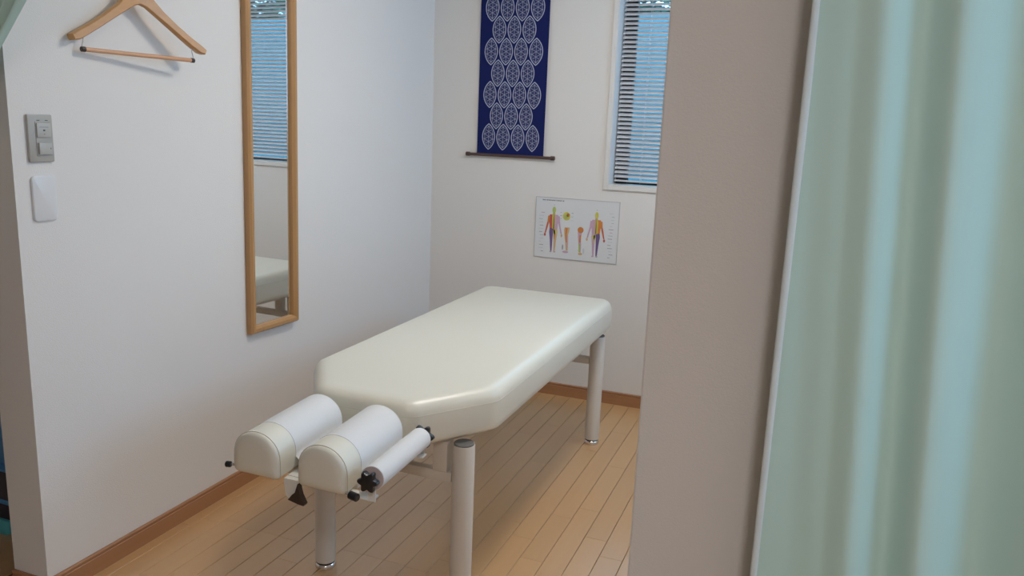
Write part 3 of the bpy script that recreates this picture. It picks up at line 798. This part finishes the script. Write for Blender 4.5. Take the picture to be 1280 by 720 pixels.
# ------------------------------------------------------------------ curtains of the cubicle
def sheet_curtain():
    t_ = thing('curtain', (2.4, 1.36, 0.0), 'pale green curtain hanging in soft folds before the right partition', 'curtain')
    KEY = [(1.80, 1.376), (1.90, 1.372), (1.955, 1.364), (1.998, 1.350), (2.055, 1.386), (2.100, 1.350), (2.190, 1.402), (2.28, 1.352), (2.33, 1.390), (2.42, 1.350),
           (2.50, 1.390), (2.59, 1.350), (2.67, 1.392), (2.77, 1.350), (2.86, 1.390), (2.95, 1.352), (3.2, 1.39)]
    def yy(x, z):
        u = x + 0.055 * (z - 1.2)
        for (a, ya), (b_, yb) in zip(KEY, KEY[1:]):
            if a <= u <= b_:
                f = (u - a) / (b_ - a); f = f * f * (3 - 2 * f)
                return 1.37 + (ya + (yb - ya) * f - 1.37) * (1.0 + 0.25 * (1.3 - z))
        return 1.37
    xs = [1.880 + (3.05 - 1.880) * i / 260 for i in range(261)]
    zs = [0.12 + (2.16 - 0.12) * j / 30 for j in range(31)]
    b = B(); loft(b, [[Vector((x, yy(x, z), z)) for x in xs] for z in zs], closed=False, cap0=False, cap1=False)
    thicken(b, 0.0014)
    obj('fabric', b, M['curtain'], t_, angle=80)
    b = B()
    ring = []
    for z in zs:
        y = yy(1.882, z)
        ring.append([Vector((1.8885, y - 0.0012, z)), Vector((1.8765, y - 0.0035, z)), Vector((1.8740, y - 0.0005, z)), Vector((1.8765, y + 0.003, z)), Vector((1.8885, y + 0.0022, z))])
    loft(b, ring)
    obj('hem', b, M['hem'], t_, angle=80)
    for k in range(12):
        x = 1.89 + k * 0.104
        obj('runner', rod(B(), (x, 1.36, 2.155), (x, 1.36, 2.196), 0.004, 8), M['plate_white'], t_)
    return t_
sheet_curtain()
rail = thing('curtain_rail', (1.5, 1.36, 2.2), 'white curtain rail running across the cubicle opening above view', 'curtain rail')
obj('track', box(B(), -1.0, 3.48, 1.35, 1.37, 2.196, 2.222, 0.003), M['plate_white'], rail)
for x in (-0.9, 0.6, 2.0, 3.4):
    obj('hanger_rod', rod(B(), (x, 1.36, 2.222), (x, 1.36, H), 0.005, 10), M['plate_white'], rail)

tc_ = thing('tied_curtain', (-0.1, 1.38, 0.0), 'green curtain gathered and tied back at the left partition end', 'curtain')
def tied():
    # right and left edges swoop down to the tie, then the cloth falls straight
    EDGE = [(2.16, 0.72, -0.55), (2.0, 0.565, -0.45), (1.8, 0.385, -0.30), (1.7, 0.292, -0.21), (1.62, 0.217, -0.14), (1.56, 0.163, -0.09), (1.51, 0.118, -0.05), (1.475, 0.086, -0.02),
            (1.45, 0.060, -0.03), (1.42, 0.010, -0.07), (1.38, -0.045, -0.13), (1.30, -0.085, -0.20), (1.1, -0.11, -0.34), (0.8, -0.16, -0.46), (0.5, -0.21, -0.50), (0.12, -0.24, -0.52)]
    b = B(); rows = []
    for z, xr, xl in EDGE:
        row = []
        n = 110
        w = xr - xl
        amp = 0.005 + 0.004 * min(1, w / 0.6)
        for i in range(n + 1):
            f = i / n
            row.append(Vector((xl + w * f, 1.372 + amp * (math.sin(f * 2 * PI * 9 + 0.6) + 0.5 * math.sin(f * 2 * PI * 14 + 1.0)), z)))
        rows.append(row)
    loft(b, rows, closed=False, cap0=False, cap1=False)
    thicken(b, 0.0014)
    obj('fabric', b, M['curtain'], tc_, angle=80)
    ring = [Vector((0.015 + 0.062 * math.cos(a), 1.37 + 0.034 * math.sin(a), 1.447 + 0.016 * math.cos(a))) for a in [2 * PI * k / 24 for k in range(25)]]
    b = B()
    lo = [p - Vector((0, 0, 0.014)) for p in ring]; hi = [p + Vector((0, 0, 0.014)) for p in ring]
    loft(b, [lo, hi], closed=False, cap0=False, cap1=False); thicken(b, 0.002)
    obj('tieback', b, M['tieback'], tc_, angle=80)
tied()

# ------------------------------------------------------------------ things glimpsed past the left partition
cr = thing('storage_box', (-0.62, 1.86, 0.0), 'dark storage box with blue lid and rim behind the left partition', 'box')
obj('body', box(B(), -0.80, -0.465, 1.72, 2.00, 0.0, 0.19, 0.008), M['crate_dark'], cr)
obj('rim', box(B(), -0.806, -0.459, 1.714, 2.006, 0.072, 0.086, 0.003), M['crate_blue'], cr)
obj('lid', box(B(), -0.808, -0.457, 1.712, 2.008, 0.190, 0.200, 0.003), M['crate_blue'], cr)
bn = thing('blue_bin', (-0.63, 1.86, 0.2), 'pale blue bin standing on the dark storage box', 'bin')
obj('bin_body', box(B(), -0.78, -0.478, 1.735, 1.98, 0.200, 0.42, 0.012), M['crate_blue'], bn)
obj('bin_rim', box(B(), -0.786, -0.472, 1.729, 1.986, 0.42, 0.435, 0.004), M['crate_blue'], bn)
sl = thing('plastic_tub', (-0.47, 1.68, 0.0), 'small teal plastic tub on the floor before the dark storage box', 'tub')
pl = rounded_poly([(-0.53, 1.665), (-0.425, 1.665), (-0.425, 1.70), (-0.53, 1.70)], 0.016, 6)
b = B(); loft(b, [[(p.x - n.x * i, p.y - n.y * i, z) for p, n in pl] for z, i in ((0, 0.002), (0.008, 0.0), (0.02, 0.001), (0.034, 0.004), (0.042, 0.012))])
obj('tub_body', b, M['teal'], sl)
